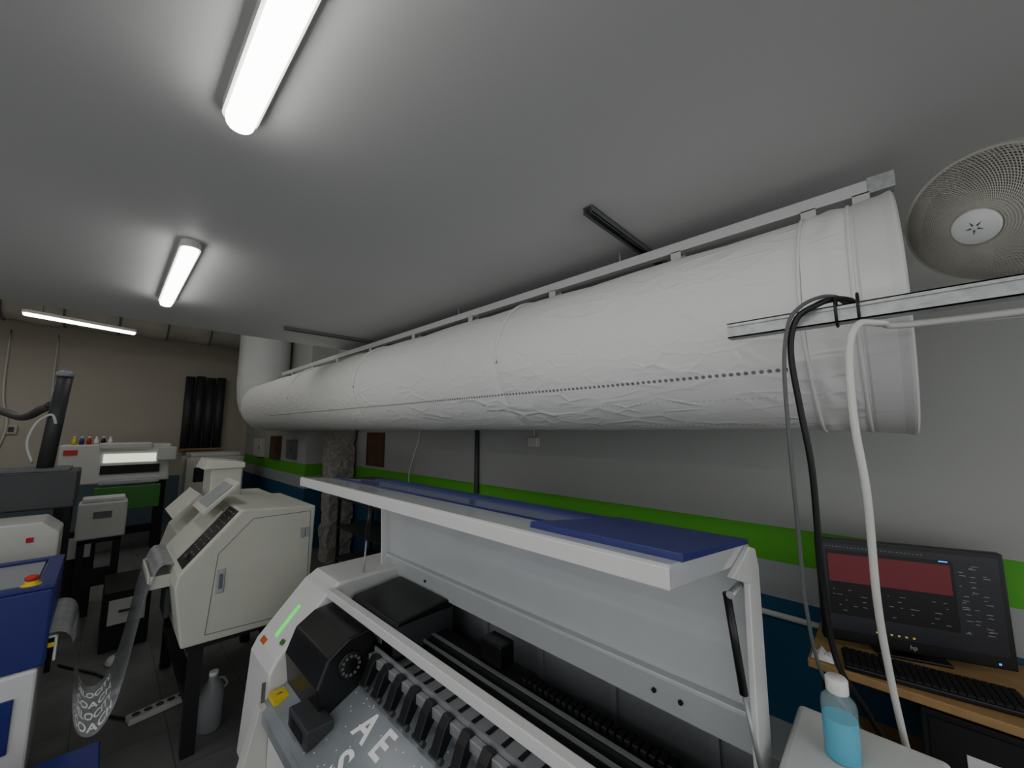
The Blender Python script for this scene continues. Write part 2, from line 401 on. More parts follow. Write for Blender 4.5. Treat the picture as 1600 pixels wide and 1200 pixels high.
for b in((X0-w,X0+w,y0,y1,Z0+w-.003,Z0+w),(X0-w,X0+w,y0,y1,Z0-w,Z0-w+.003),(X0-w+.004,X0-w+.007,y0,y1,Z0-w,Z0+w),(X0-w,X0-w+.003,y0,y1,Z0+w-.010,Z0+w),(X0-w,X0-w+.003,y0,y1,Z0-w,Z0-w+.010)): bbox(bm,*b)
mk('steel_strut',bm,'galv',label='galvanised steel strut channel crossing in front of the duct end',cat='strut channel')
# ---------------------------------------------------------------- cables
def cable(name,pts,r,mat,label,n=10): return tube(name,pts,r,mat,seg=10,n=n,label=label,cat='cable')
cable('black_cable',[(1.245,-1.2,.27),(1.245,-.2,.27),(1.243,.0,.285),(1.22,.04,.312),(1.19,.07,.314),(1.165,.10,.30),(1.158,.14,.27),(1.163,.157,.19),(1.18,.15,.05),(1.2,.14,-.1),(1.25,.145,-.35),(1.38,.145,-.6),(1.52,.10,-.78),(1.60,.06,-.95),(1.62,.05,-1.4),(1.62,.05,F+.02)],.0072,'cableb','thick black cable tied to the steel strut')
cable('grey_cable',[(1.26,-1.2,.285),(1.26,-.2,.285),(1.25,.02,.303),(1.215,.065,.326),(1.18,.095,.322),(1.155,.13,.30),(1.147,.155,.26),(1.155,.172,.15),(1.17,.176,-.05),(1.20,.178,-.25),(1.27,.185,-.45),(1.39,.18,-.65),(1.535,.13,-.82),(1.64,.09,-1.0),(1.66,.09,F+.02)],.0045,'cableg','grey cable hanging beside the black cable')
cable('white_cable',[(1.25,-.9,.235),(1.235,-.12,.235),(1.2,-.01,.243),(1.165,.03,.237),(1.155,.048,.17),(1.165,.052,.02),(1.205,.045,-.15),(1.29,.05,-.4),(1.42,.045,-.62),(1.52,.035,-.8),(1.58,.02,-1.0),(1.59,.0,F+.02)],.0078,'cablew','thick white cable hanging from the steel strut')
cable('thin_white_wire',[(1.275,.0,.252),(1.28,-.1,.238),(1.29,-.3,.232),(1.29,-.6,.24),(1.28,-1.0,.25)],.003,'cablew','thin white wire sagging along the strut')
for y in(.065,.025):
    bm=bmesh.new(); pts=[Vector((X0+.028*math.cos(t)-.004,y,Z0+.008+.036*math.sin(t))) for t in[2*math.pi*i/24 for i in range(24)]]
    addtube(bm,pts,.003,6,closed=True); mk('cable_tie',bm,'cableb',smooth=True,label='black cable tie looped around the steel strut',cat='cable tie')
# ---------------------------------------------------------------- fan
fc=Vector((1.552,-.252,.557)); nrm=Vector((-.80,.40,-.44)).normalized()
fan=grp('wall_fan',fc,'beige white round fan with wire grille fixed near the ceiling','fan')
a,b,d=frame(nrm); FR=.165
def dome(sign,depth,nr,nc,name,wr):
    bm=bmesh.new()
    def P(r,t):
        h=depth*(1-(r/FR)**2.2); return fc+(a*math.cos(t)+b*math.sin(t))*r+d*(sign*(.025+h))
    for i in range(nr):
        t=2*math.pi*i/nr
        addtube(bm,[P(.035+(FR-.035)*k/9,t+.9*(1-k/9)) for k in range(10)],wr,4)
    for j in range(nc):
        r=.04+(FR-.04)*j/(nc-1)
        addtube(bm,[P(r,2*math.pi*k/48) for k in range(48)],wr,4,closed=True)
    mk(name,bm,'meshw',fan)
dome(1,.105,130,26,'front_grille',.0012); dome(-1,.10,110,20,'rear_grille',.0014)
bm=bmesh.new(); R=[]
for rr,h in((FR-.002,-.027),(FR+.005,-.027),(FR+.005,.027),(FR-.002,.027)):
    R.append([bm.verts.new(fc+(a*math.cos(2*math.pi*i/72)+b*math.sin(2*math.pi*i/72))*rr+d*h) for i in range(72)])
for j in range(4):
    for i in range(72): bm.faces.new([R[j][i],R[j][(i+1)%72],R[(j+1)%4][(i+1)%72],R[(j+1)%4][i]])
mk('grille_rim',bm,'meshw',fan)
lathe('hub_badge',[(.041,-.008),(.043,0),(.040,.005),(.0,.007)],fc+d*.132,'rail',fan,axis=d)
bm=bmesh.new()
for k in range(5):
    t=2*math.pi*k/5; c0=fc+d*.1405
    q=[c0+(a*math.cos(t)+b*math.sin(t))*.018,c0+(a*math.cos(t+.35)+b*math.sin(t+.35))*.006,c0+(a*math.cos(t-.35)+b*math.sin(t-.35))*.006]
    bm.faces.new([bm.verts.new(v) for v in q])
mk('hub_emblem',bm,'dark',fan)
bm=bmesh.new()
for k in range(3):
    t0=2*math.pi*k/3; g=[]
    for i in range(7):
        rr=.03+.115*i/6; row=[]
        for j in range(7):
            t=t0+(-.9+1.8*j/6)*(1-.15*i/6)+.1*i/6; row.append(bm.verts.new(fc+(a*math.cos(t)+b*math.sin(t))*rr+d*(.03-.06*(j/6)*(.4+.6*i/6))))
        g.append(row)
    for i in range(6):
        for j in range(6): bm.faces.new([g[i][j],g[i][j+1],g[i+1][j+1],g[i+1][j]])
mk('fan_blades',bm,'grey',fan,smooth=True)
cyl('motor_housing',fc-d*.0,fc-d*.19,.06,'grey',fan,r2=.045,bevel=.008)
tube('fan_arm',[fc-d*.16,fc-d*.24+Vector((0,-.1,.0)),(1.8,-.6,.6),(1.8,-.62,.9)],.014,'white2',fan)
# ---------------------------------------------------------------- large printer
pr=grp('large_format_printer',(1.05,1.2,F),'white wide transfer-film printer with raised blue and white lid','printer')
endp=[(.87,-.80),(.84,-.815),(.625,-1.05),(.60,-1.10),(.57,-1.56),(.62,F+.15),(1.42,F+.15),(1.47,-1.2),(1.47,-.81),(1.45,-.78),(.90,-.78)]
prof('end_housing',endp,2.10,2.42,'white',pr,bevel=.014,seg=3)
prof('end_housing',endp,-.045,.25,'white',pr,bevel=.014,seg=3)
box('housing_panel_line',.575,.59,2.094,2.10,-1.56,-1.12,'grey',pr)
def slp(u,y,off=.004):
    p=Vector((.84,y,-.815)).lerp(Vector((.625,y,-1.05)),u); n_=Vector((-.235,0,.215)).normalized(); return p+n_*off
def slquad(name,u0,u1,y0,y1,mat,off=.003):
    bm=bmesh.new(); q=[slp(u0,y0,off),slp(u1,y0,off),slp(u1,y1,off),slp(u0,y1,off)]; q2=[slp(u0,y0,-.002),slp(u1,y0,-.002),slp(u1,y1,-.002),slp(u0,y1,-.002)]
    A=[bm.verts.new(v) for v in q];B=[bm.verts.new(v) for v in q2]; bm.faces.new(A)
    for i in range(4): bm.faces.new([A[i],B[i],B[(i+1)%4],A[(i+1)%4]])
    return mk(name,bm,mat,pr)
slquad('status_light_strip',.34,.82,2.242,2.266,'led')
slquad('oval_logo_sticker',.92,1.0,2.30,2.36,'orange')
cyl('push_button',slp(.8,2.15,0),slp(.8,2.15,.012),.012,'green',pr)
prof('rear_trough',[(1.40,-1.2),(1.46,-1.2),(1.46,-.86),(1.44,-.84),(1.27,-.84),(1.27,-.86),(1.40,-.87)],.25,2.10,'inner',pr,bevel=.003)
each('rear_panel_rib',[(1.385,1.40,y,y+.03,-1.19,-.88) for y in(.45,.8,1.15,1.5,1.85)],'inner',pr,bevel=.002)
box('front_beam',.838,.875,.25,2.10,-.835,-.795,'white',pr,bevel=.004)
box('lower_body',.60,1.44,.25,2.10,F+.15,-1.21,'white',pr,bevel=.01)
box('machine_deck',.98,1.40,.25,2.10,-1.205,-1.16,'blackm',pr)
prof('guide_beam',[(1.10,-1.16),(1.27,-1.16),(1.27,-.99),(1.22,-.95),(1.13,-.95),(1.10,-.98)],.25,2.10,'blackm',pr,bevel=.003)
box('linear_rail',1.085,1.10,.25,2.10,-1.02,-1.0,'alu',pr,bevel=.002)
box('guide_rail_strip',1.135,1.15,.25,2.10,-.952,-.945,'alu',pr)
box('encoder_strip',1.09,1.093,.25,2.10,-.965,-.95,'alu',pr)
prof('platen',[(.90,-1.16),(1.04,-1.16),(1.04,-1.02),(.92,-1.02)],.25,2.10,'alu',pr,bevel=.003)
each('platen_slot',[(.93,1.03,.3+i*.075,.315+i*.075,-1.0205,-1.016) for i in range(24)],'blackm',pr)
boxes('drag_chain',[(1.16,1.21,.5+i*.026,.52+i*.026,-.95,-.925) for i in range(22)]+[(1.17,1.20,.5,1.08,-.949,-.935)],'black',pr,bevel=.003)
car=prof('print_carriage',[(.93,-.99),(.93,-.88),(.96,-.845),(1.22,-.82),(1.26,-.84),(1.26,-.99)],1.62,2.06,'black',pr,bevel=.006)
box('carriage_cover_lip',.935,1.255,1.612,1.62,-.98,-.86,'dark',car,bevel=.002)
each('carriage_label',[(.927,.93,1.70,1.78,-.945,-.905),(.927,.93,1.83,1.9,-.945,-.905)],'alu',car)
box('carriage_tower',1.16,1.24,1.18,1.30,-.95,-.86,'black',pr,bevel=.006)
pts=[(.68,-1.18),(.66,-1.02),(.70,-.92),(.78,-.87),(.87,-.86),(.90,-.90),(.90,-1.18)]
hd=prof('service_station_cover',pts,1.70,2.095,'black',pr,bevel=.008)
lathe('vent_disc',[(.052,0),(.052,.006),(.046,.008),(.0,.008)],(.79,1.70,-.975),'black',hd,axis=(0,-1,0))
for i in range(12):
    t=2*math.pi*i/12; c=Vector((.79+.036*math.cos(t),1.695,-.975+.036*math.sin(t))); cyl('vent_hole',c,c+Vector((0,-.006,0)),.006,'grey',hd,seg=10)
box('connector_box',.60,.70,1.62,1.82,-1.17,-1.10,'dark',pr,bevel=.006)
box('connector_plate',.597,.60,1.66,1.78,-1.155,-1.12,'black',pr)
pb=box('pinch_roller_bar',.86,.885,.25,1.68,-.985,-.95,'alu',pr,bevel=.003)
box('roller_backing_plate',.886,.892,.25,1.68,-1.03,-.93,'alu',pr)
for i in range(14):
    y=.31+i*.100
    prof('pinch_roller_arm',[(.81,-1.035),(.83,-1.05),(.885,-.98),(.882,-.945),(.862,-.94),(.84,-.965)],y,y+.040,'black',pb,bevel=.002)
for i in range(14):
    y=.31+i*.100; cyl('pinch_roller',(.822,y-.012,-1.042),(.822,y+.052,-1.042),.010,'dark',pb,seg=12)
def bedp(u,y,off=0):
    p=Vector((.90,y,-1.045)).lerp(Vector((.58,y,-1.19)),u); return p+Vector((-.145,0,.32)).normalized()*off
prof('film_bed',[(.90,-1.05),(.60,-1.19),(.57,-1.215),(.57,-1.26),(.90,-1.26)],.25,2.10,'filmbed',pr,bevel=.003)
def quadp(name,fn,u0,u1,y0,y1,off,mat,parent,nu=1):
    bm=bmesh.new(); A=[[bm.verts.new(fn(u0+(u1-u0)*i/nu,y,off)) for y in(y0,y1)] for i in range(nu+1)]
    for i in range(nu): bm.faces.new([A[i][0],A[i][1],A[i+1][1],A[i+1][0]])
    return mk(name,bm,mat,parent)
film=grp('printed_film_sheet',(.72,1.1,-1.2),'grey transfer film with white lettering lying on the printer bed','printed film')
quadp('film_sheet',bedp,0,1,.45,1.72,.003,'filmbed',film)
xd=Vector((0,-1,0)); yd=Vector((.32,0,.145))
def btext(s,size,u,y): text('film_lettering',s,size,bedp(u,y,.0045),xd,yd,'print',film)
for s,u,y in (('A',.42,1.49),('E',.42,1.37),('S',.76,1.46),('S',.76,1.34),('A',.42,1.05),('E',.42,.92),('S',.78,1.04)): btext(s,.13,u,y)
bm=bmesh.new()
for i in range(120):
    u=random.uniform(.05,.95); y=random.uniform(.6,1.68); s=.003
    c=bedp(u,y,.0045); e1=Vector((0,s,0)); e2=Vector((.32,0,.145)).normalized()*s
    bm.faces.new([bm.verts.new(c+v) for v in(-e1,-e2,e1,e2)])
mk('film_ink_specks',bm,'print',film)['kind']='stuff'
box('warning_label',.60,.66,2.0,2.08,-1.185,-1.16,'yellow',pr)
text('warning_label_text','!',.03,(.63,2.04,-1.1585),(0,-1,0),(1,0,0),'black',pr)
prof('front_leg_cover',[(.50,-1.45),(.56,-1.2),(.60,-1.2),(.60,-1.5)],2.05,2.12,'white2',pr,bevel=.004)
each('printer_foot',[(.65,1.4,-.02,.1,F,F+.15),(.65,1.4,2.2,2.35,F,F+.15)],'blackm',pr,bevel=.01)
lid=prof('lid',[(.72,-.240),(.715,-.249),(.715,-.279),(.725,-.285),(1.18,-.345),(1.20,-.355),(1.208,-.37),(1.212,-.41),(1.235,-.84),(1.27,-.84),(1.275,-.36),(1.266,-.325),(1.24,-.307)],.30,2.20,'gloss',pr,bevel=.003)
prof('lid_flange',[(1.03,-.34),(1.17,-.39),(1.15,-.86),(1.275,-.86),(1.275,-.37),(1.25,-.32),(1.2,-.305)],.285,.30,'white',lid,bevel=.003)
prof('lid_flange',[(1.03,-.34),(1.17,-.39),(1.19,-.86),(1.275,-.86),(1.275,-.37),(1.25,-.32),(1.2,-.305)],2.2,2.215,'white',lid,bevel=.003)
box('lid_front_lip',.712,.722,.30,2.20,-.283,-.243,'white',lid,bevel=.003)
box('lid_inner_ledge',1.20,1.235,.31,2.19,-.735,-.72,'gloss',lid,bevel=.003)
for y in(.5,.58,1.82): cyl('lid_hole',(1.234,y,-.79),(1.226,y,-.79),.007,'blackm',lid,seg=16)
def topz(x): return -.240-(x-.72)*.1288+.0005
def lidcover(name,x0,x1,y0,y1,h,mat,bev=.002):
    return prof(name,[(x0,topz(x0)-.002),(x1,topz(x1)-.002),(x1,topz(x1)+h*.7),(x1-.012,topz(x1)+h),(x0+.004,topz(x0)+h)],y0,y1,mat,lid,bevel=bev)
lidcover('blue_lid_cover',.772,1.24,.298,.68,.014,'blue')
lidcover('blue_lid_cover',1.11,1.24,.68,2.18,.010,'blue')
lidcover('tinted_window',.90,1.11,.68,2.10,.004,'glass',.001)
lidcover('blue_lid_border',.89,.90,.68,2.18,.007,'blue',.001)
cyl('gas_strut',(1.10,.32,-.40),(1.115,.30,-.63),.0095,'black',pr)
cyl('gas_strut_rod',(1.115,.30,-.63),(1.125,.275,-.80),.005,'alu',pr)
cyl('gas_strut',(1.10,2.19,-.38),(1.08,2.19,-.62),.011,'black',pr)
cyl('gas_strut_rod',(1.08,2.19,-.62),(1.05,2.15,-.80),.005,'alu',pr)
for y in(.31,2.19): cyl('gas_strut_joint',(1.09,y,-.40),(1.18,y,-.40),.009,'alu',pr)
bx,by,bz=1.29,.14,-.7795
bt=grp('plastic_bottle',(bx,by,bz),'clear plastic bottle of light blue cleaning liquid with white cap','bottle')
lathe('bottle_liquid',[(.030,.001),(.0343,.005),(.0343,.092),(0.0,.092)],(bx,by,bz),'liquid',bt,smooth=False)
lathe('bottle_body',[(.031,0),(.0355,.004),(.0355,.118),(.033,.13),(.024,.140),(.018,.146),(.018,.152)],(bx,by,bz),'lens',bt)
lathe('bottle_cap',[(.021,.146),(.0225,.148),(.0225,.176),(.020,.180),(0,.180)],(bx,by,bz),'capw',bt,seg=36)
# ---------------------------------------------------------------- desk, monitor, keyboard
dk=grp('wooden_desk',(2.24,-.4,F),'narrow raw wooden desk standing against the wall','desk')
box('desk_top',1.985,2.495,-1.2,.30,-.92,-.89,'wood',dk,bevel=.004)
for p in((2.02,.24),(2.44,.24),(2.02,-1.15),(2.44,-1.15)): box('desk_leg',p[0]-.02,p[0]+.02,p[1]-.02,p[1]+.02,F,-.92,'blackm',dk,bevel=.003)
box('desk_shelf',2.03,2.47,-1.15,.24,-1.3,-1.28,'wood',dk)
mo=grp('computer_monitor',(2.27,0,-.89),'black widescreen monitor showing dark design software','monitor')
TL=Vector((2.15,.26,-.455)); TR=Vector((2.33,-.27,-.455)); ex=(TR-TL).normalized(); Wd=(TR-TL).length; ez=Vector((0,0,1)); en=ex.cross(ez)
if en.x>0: en=-en
mm=Matrix(((ex.x,en.x,0,TL.x),(ex.y,en.y,0,TL.y),(ex.z,en.z,1,TL.z),(0,0,0,1)))
H=.405
box('monitor_case',0,Wd,-.035,0,-H,0,'black',mo,bevel=.006,mtx=mm)
box('monitor_back',.1,Wd-.1,-.06,-.034,-H+.06,-.06,'blackm',mo,bevel=.01,mtx=mm)
box('screen',.018,Wd-.018,0,.0012,-H+.045,-.018,'screen',mo,mtx=mm)
q=.0012
box('screen_canvas_dark',.03,Wd-.14,q,q+.0005,-.30,-.045,'screenblk',mo,mtx=mm)
box('screen_canvas_red',.035,Wd-.15,q,q+.001,-.17,-.06,'screenred',mo,mtx=mm)
L=[]
for i in range(26): 
    x=.03+i*.012; L.append((x,x+random.uniform(.003,.007),q,q+.001,-.032,-.030))
for i in range(40):
    x=Wd-.13+random.choice((0,.03,.06))+random.uniform(0,.01); z=-.05-random.uniform(0,.25); L.append((x,x+random.uniform(.006,.02),q,q+.001,z-.002,z))
for i in range(34):
    x=.03+random.uniform(0,.36); z=-.2-random.choice((0,.02,.04,.06,.08)); L.append((x,x+random.uniform(.004,.015),q,q+.001,z-.002,z))
boxes('screen_interface_marks',L,'uitxt',mo,mtx=mm)['kind']='stuff'
each('screen_taskbar_icon',[(.17+i*.022,.177+i*.022,q,q+.001,-.351,-.345) for i in range(6)],'uiyel',mo,mtx=mm)
box('screen_highlight',.38,.405,q,q+.001,-.05,-.046,'uiblu',mo,mtx=mm)
lg=TL+ex*Wd/2+en*.0005+ez*(-H+.022)
text('monitor_logo','hp',.022,lg,ex,ez,'alu',mo)
box('power_light',Wd-.05,Wd-.044,0,.002,-H+.015,-H+.021,'uiblu',mo,mtx=mm)
box('monitor_neck',Wd/2-.04,Wd/2+.04,-.06,-.035,-.42,-H+.1,'black',mo,bevel=.004,mtx=mm)
box('monitor_base',Wd/2-.11,Wd/2+.11,-.14,.0,-.434,-.423,'black',mo,bevel=.004,mtx=mm)
kb=grp('keyboard',(2.08,0,-.89),'black computer keyboard on the wooden desk','keyboard')
km=Matrix.Translation((2.095,-.03,-.889))@Matrix.Rotation(math.radians(-90+8),4,'Z')
box('keyboard_body',-.23,.23,-.075,.075,0,.018,'black',kb,bevel=.005,mtx=km)
L=[]
for r in range(6):
    for c in range(22): L.append((-.222+c*.0202,-.222+c*.0202+.017,-.068+r*.0228,-.068+r*.0228+.019,.018,.026))
o=boxes('keys',L,'blackm',kb,mtx=km); o['kind']='stuff'
pc=grp('desktop_computer',(2.25,-.2,-1.28),'dark desktop computer case under the desk','computer')
box('computer_case',2.06,2.44,-.35,.0,-1.28,-.96,'blackm',pc,bevel=.006)
box('case_bezel',2.055,2.06,-.33,-.02,-1.26,-.98,'black',pc)
box('white_case_label',2.05,2.055,-.22,-.10,-1.12,-1.06,'capw',pc,bevel=.002)
bm=bmesh.new(); n=10; G=[]
for i in range(n):
    row=[]
    for j in range(n):
        x=2.0+.06*i/(n-1); y=.22+.07*j/(n-1); h=.012+.02*abs(noise.noise(Vector((i*.7,j*.7,3))))*2 if 0<i<n-1 and 0<j<n-1 else .001
        row.append(bm.verts.new((x+.006*noise.noise(Vector((i,j,1))),y,-.889+h)))
    G.append(row)
for i in range(n-1):
    for j in range(n-1): bm.faces.new([G[i][j],G[i+1][j],G[i+1][j+1],G[i][j+1]])
mk('crumpled_cloth',bm,'capw',smooth=True,label='small crumpled white rag on the desk corner',cat='cloth')
cyl('wall_conduit',(2.475,2.85,.3),(2.475,2.85,-1.3),.022,'dark',label='dark metal conduit running down the wall',cat='conduit')
cyl('wall_pipe',(2.48,2.2,-.945),(2.48,.31,-.945),.014,'cablew',label='thin white pipe running along the lower wall',cat='pipe')
jb=grp('junction_box',(2.48,2.13,-.1),'small yellowish electrical junction box on the wall','junction box')
box('box_body',2.455,2.5,2.08,2.18,-.14,-.06,'cream',jb,bevel=.004)
box('box_cover',2.45,2.455,2.085,2.175,-.135,-.065,'cream',jb,bevel=.002)
cyl('box_conduit',(2.48,2.13,-.06),(2.48,2.13,.9),.008,'cream',jb)
cable('thin_wall_cable',[(2.49,3.9,.6),(2.485,3.85,0),(2.47,3.95,-.3),(2.48,4.05,-.55),(2.485,4.0,-1.0)],.006,'cablew','thin pale cable hanging down the wall')
for (y0,y1,z0,z1,m,lb) in((6.7,7.0,-.45,-.15,'grey','grey electrical box on the far wall section'),(7.5,7.9,-.5,-.1,'chip','brown board fixed to the wall'),(8.5,9.0,-.5,-.15,'cream','pale wall cabinet beside the corner')):
    g=grp('wall_cabinet',(2.05,(y0+y1)/2,z0),lb,'wall cabinet')
    box('cabinet_body',2.03,2.1,y0,y1,z0,z1,m,g,bevel=.005); box('cabinet_door',2.02,2.03,y0+.015,y1-.015,z0+.015,z1-.015,m,g,bevel=.003)
    box('door_handle',2.01,2.02,y0+.03,y0+.045,(z0+z1)/2-.03,(z0+z1)/2+.03,'black',g)
g=grp('notice_board',(2.46,4.9,-.4),'brown framed board hanging on the wall','board')
box('board_panel',2.475,2.5,4.7,5.1,-.45,-.05,'chip',g); boxes('board_frame',[(2.465,2.5,4.68,4.70,-.47,-.03),(2.465,2.5,5.1,5.12,-.47,-.03),(2.465,2.5,4.7,5.1,-.47,-.45),(2.465,2.5,4.7,5.1,-.05,-.03)],'chip',g)
rk=grp('storage_rack',(2.2,4.2,F),'dark metal rack with boxes behind the printer','rack')
each('rack_post',[(x,x+.03,y,y+.03,F,-.8) for x in(2.0,2.42) for y in(3.6,4.8)],'blackm',rk)
each('rack_shelf',[(2.0,2.45,3.6,4.83,z,z+.02) for z in(-1.5,-1.15,-.82)],'dark',rk)
for i,(y0,y1,h,m) in enumerate(((3.66,3.98,.22,'chip'),(4.05,4.3,.16,'blue'),(4.36,4.75,.22,'grey'))):
    g=grp('storage_box',(2.2,(y0+y1)/2,-.8),'closed storage box on the dark rack','box','boxes on the rack')
    box('box_body',2.05,2.38,y0,y1,-.8,-.8+h*.8,m,g,bevel=.004); box('box_lid',2.04,2.39,y0-.008,y1+.008,-.8+h*.8,-.8+h,m,g,bevel=.004)
# ---------------------------------------------------------------- powder shaker / dryer
sh=grp('powder_shaker_dryer',(.66,3.4,F),'cream white film dryer cabinet with control panel on black stand','dryer machine')
sp=[(1.015,-.50),(.60,-.47),(.33,-.78),(.32,-.84),(.37,-1.16),(1.0,-1.18)]
body=prof('dryer_body',sp,2.80,3.55,'cream',sh,bevel=.01)
sp2=[(1.0,-.52),(.62,-.50),(.40,-.72),(.34,-.95),(.38,-1.12),(1.0,-1.15)]
prof('feed_section',sp2,3.55,4.15,'cream',sh,bevel=.01)
def sline(pts,y,name,par,w=.004,mat='grey'):
    bm=bmesh.new()
    for i in range(len(pts)):
        p=Vector((pts[i][0],y,pts[i][1])); q_=Vector((pts[(i+1)%len(pts)][0],y,pts[(i+1)%len(pts)][1])); addcyl(bm,p,q_,w/2,seg=6)
    return mk(name,bm,mat,par)
sline([(.985,-.53),(.66,-.53),(.50,-.70),(.47,-1.12),(.985,-1.15)],2.80,'access_door_gap',sh,.004,'grey')
box('latch_plate',.50,.54,2.793,2.8,-.915,-.785,'alu',sh,bevel=.012)
box('latch_handle',.511,.529,2.786,2.793,-.89,-.81,'grey',sh,bevel=.004)
for z in(-.66,): each('door_hinge',[(.925,.955,2.79,2.8,z-.03,z+.03),(.96,.985,2.79,2.8,z-.03,z+.03)],'alu',sh,bevel=.003)
def fp(u,y,off=0):
    p=Vector((.60,y,-.47)).lerp(Vector((.33,y,-.78)),u); return p+Vector((-.31,0,.27)).normalized()*off
def fbox(name,u0,u1,y0,y1,o1,mat,par,o0=-.002):
    bm=bmesh.new(); A=[bm.verts.new(fp(u,y,o)) for o in(o0,o1) for u,y in((u0,y0),(u1,y0),(u1,y1),(u0,y1))]
    for f in((0,1,2,3),(4,7,6,5),(0,4,5,1),(1,5,6,2),(2,6,7,3),(3,7,4,0)): bm.faces.new([A[i] for i in f])
    return mk(name,bm,mat,par)
cp=fbox('control_panel',.04,.92,2.835,3.06,.004,'black',sh)
for i in range(10):
    for j in range(3):
        if (i*2+j)%5!=3: fbox('panel_marking',.09+.08*i,.10+.08*i,2.86+.065*j,2.885+.065*j,.0048,'alu',cp)
cyl('panel_knob',fp(.8,2.93,.003),fp(.8,2.93,.02),.014,'dark',cp)
fbox('front_hatch',.15,.9,3.10,3.5,.012,'cream',sh)
fbox('hatch_label',.3,.45,3.2,3.35,.014,'white2',sh)
prof('open_flap',[(.44,-.50),(.62,-.33),(.63,-.34),(.455,-.515)],3.02,3.4,'cream',sh,bevel=.002)
prof('flap_window',[(.465,-.468),(.59,-.35),(.592,-.353),(.468,-.472)],3.06,3.34,'inner',sh)
prof('open_flap',[(.36,-.60),(.50,-.45),(.51,-.46),(.37,-.61)],3.6,4.05,'cream',sh,bevel=.002)
box('exhaust_box',.55,.74,3.55,3.85,-.50,-.28,'cream',sh,bevel=.008)
prof('exhaust_hood',[(.50,-.28),(.75,-.28),(.75,-.24),(.53,-.21)],3.52,3.88,'cream',sh,bevel=.005)
boxes('inlet_tray',[(.24,.36,3.06,3.5,-.86,-.84),(.23,.24,3.06,3.5,-.86,-.82),(.24,.36,3.04,3.06,-.89,-.82),(.24,.36,3.5,3.52,-.89,-.82)],'cream',sh,bevel=.003)
each('stand_leg',[(.42,.48,2.86,2.92,F,-1.16),(.92,.98,2.86,2.92,F,-1.17),(.42,.48,4.0,4.06,F,-1.13),(.92,.98,4.0,4.06,F,-1.13)],'blackm',sh)
each('stand_rail',[(.42,.48,2.92,4.0,-1.5,-1.45),(.92,.98,2.92,4.0,-1.5,-1.45),(.4,1.0,2.84,4.08,-1.2,-1.15)],'blackm',sh)
boxes('ventilation_slots',[(.318,.34,3.1+i*.03,3.115+i*.03,-1.08,-.92) for i in range(8)],'dark',sh)
# ---------------------------------------------------------------- film web between machines
web=grp('hanging_film_web',(.1,3.2,-1.5),'milky printed film sagging between the two machines','printed film')
wp=spath([(-.15,0,-.985),(-.075,0,-.985),(-.03,0,-1.04),(-.01,0,-1.2),(.0,0,-1.38),(.03,0,-1.50),(.09,0,-1.53),(.145,0,-1.44),(.18,0,-1.27),(.205,0,-1.08),(.232,0,-.90),(.275,0,-.77),(.34,0,-.77)],8)
ya,yb=3.02,3.58
bm=bmesh.new(); R=[[bm.verts.new((p.x,ya+(yb-ya)*k/4,p.z)) for k in range(5)] for p in wp]
for i in range(len(R)-1):
    for k in range(4): bm.faces.new([R[i][k],R[i][k+1],R[i+1][k+1],R[i+1][k]])
mk('film_strip',bm,'film',web,smooth=True)
acc=[0]
for i in range(1,len(wp)): acc.append(acc[-1]+(wp[i]-wp[i-1]).length)
def onweb(s,y,off=.003):
    s=max(0,min(acc[-1]-1e-5,s)); i=max(k for k in range(len(acc)) if acc[k]<=s); i=min(i,len(wp)-2)
    t=(s-acc[i])/(acc[i+1]-acc[i]); p=wp[i].lerp(wp[i+1],t); d_=(wp[i+1]-wp[i]).normalized(); n_=Vector((-d_.z,0,d_.x)); return Vector((p.x,y,p.z))+n_*off
sb_=min(range(len(wp)),key=lambda i:wp[i].z); sm=acc[sb_]
def webtext(s,size,sc_,yc,sq=1.0):
    bm=text_bm(s,size,ext=0); 
    for v in bm.verts: v.co=onweb(sc_+v.co.x*sq,yc+v.co.y*1.25)
    mk('film_lettering',bm,'print',web)
webtext('COACH',.10,sm+.0,3.09,.68); webtext('VELOCITY',.085,sm+.0,3.21,.6); webtext('COACH',.085,sm+.0,3.33,.75); webtext('VELOCITY',.07,sm+.0,3.45,.7)
# ---------------------------------------------------------------- blue and white machine
mb=grp('blue_white_printer',(-.5,3.33,F),'blue and white printing machine with red emergency button','printer')
box('blue_upper_body',-1.1,-.11,3.0,3.66,-1.12,-.765,'blue',mb,bevel=.012)
boxes('blue_top_frame',[(-1.1,-.11,3.0,3.06,-.765,-.745),(-1.1,-.11,3.6,3.66,-.765,-.745),(-.17,-.11,3.06,3.6,-.765,-.745)],'blue',mb,bevel=.003)
box('worktop_film',-1.1,-.18,3.07,3.59,-.765,-.757,'inner',mb)
box('white_lower_body',-1.1,-.13,2.98,3.5,-1.62,-1.12,'white',mb,bevel=.01)
box('blue_lower_panel',-1.1,-.19,2.97,2.98,-1.45,-1.22,'blue',mb,bevel=.003)
box('base_plinth',-1.1,-.15,3.0,3.5,F,-1.62,'blackm',mb)
boxes('output_lip',[(-.12,-.08,3.03,3.52,-1.01,-1.0),(-.09,-.08,3.03,3.52,-1.12,-1.0)],'white',mb,bevel=.003)
box('output_label',-.12,-.09,3.024,3.03,-1.05,-1.03,'yellow',mb)
lathe('stop_button_base',[(.035,0),(.035,.004),(.022,.005),(.022,.02),(0,.02)],(-.19,3.05,-.745),'yellow',mb)
lathe('emergency_stop_button',[(.015,.02),(.024,.028),(.024,.04),(.016,.045),(0,.046)],(-.19,3.05,-.745),'red',mb)
tb=grp('blue_side_table',(-.4,2.45,F),'low blue metal table on castors','table')
box('table_top',-1.0,.10,2.2,2.70,-1.44,-1.40,'blue',tb,bevel=.006)
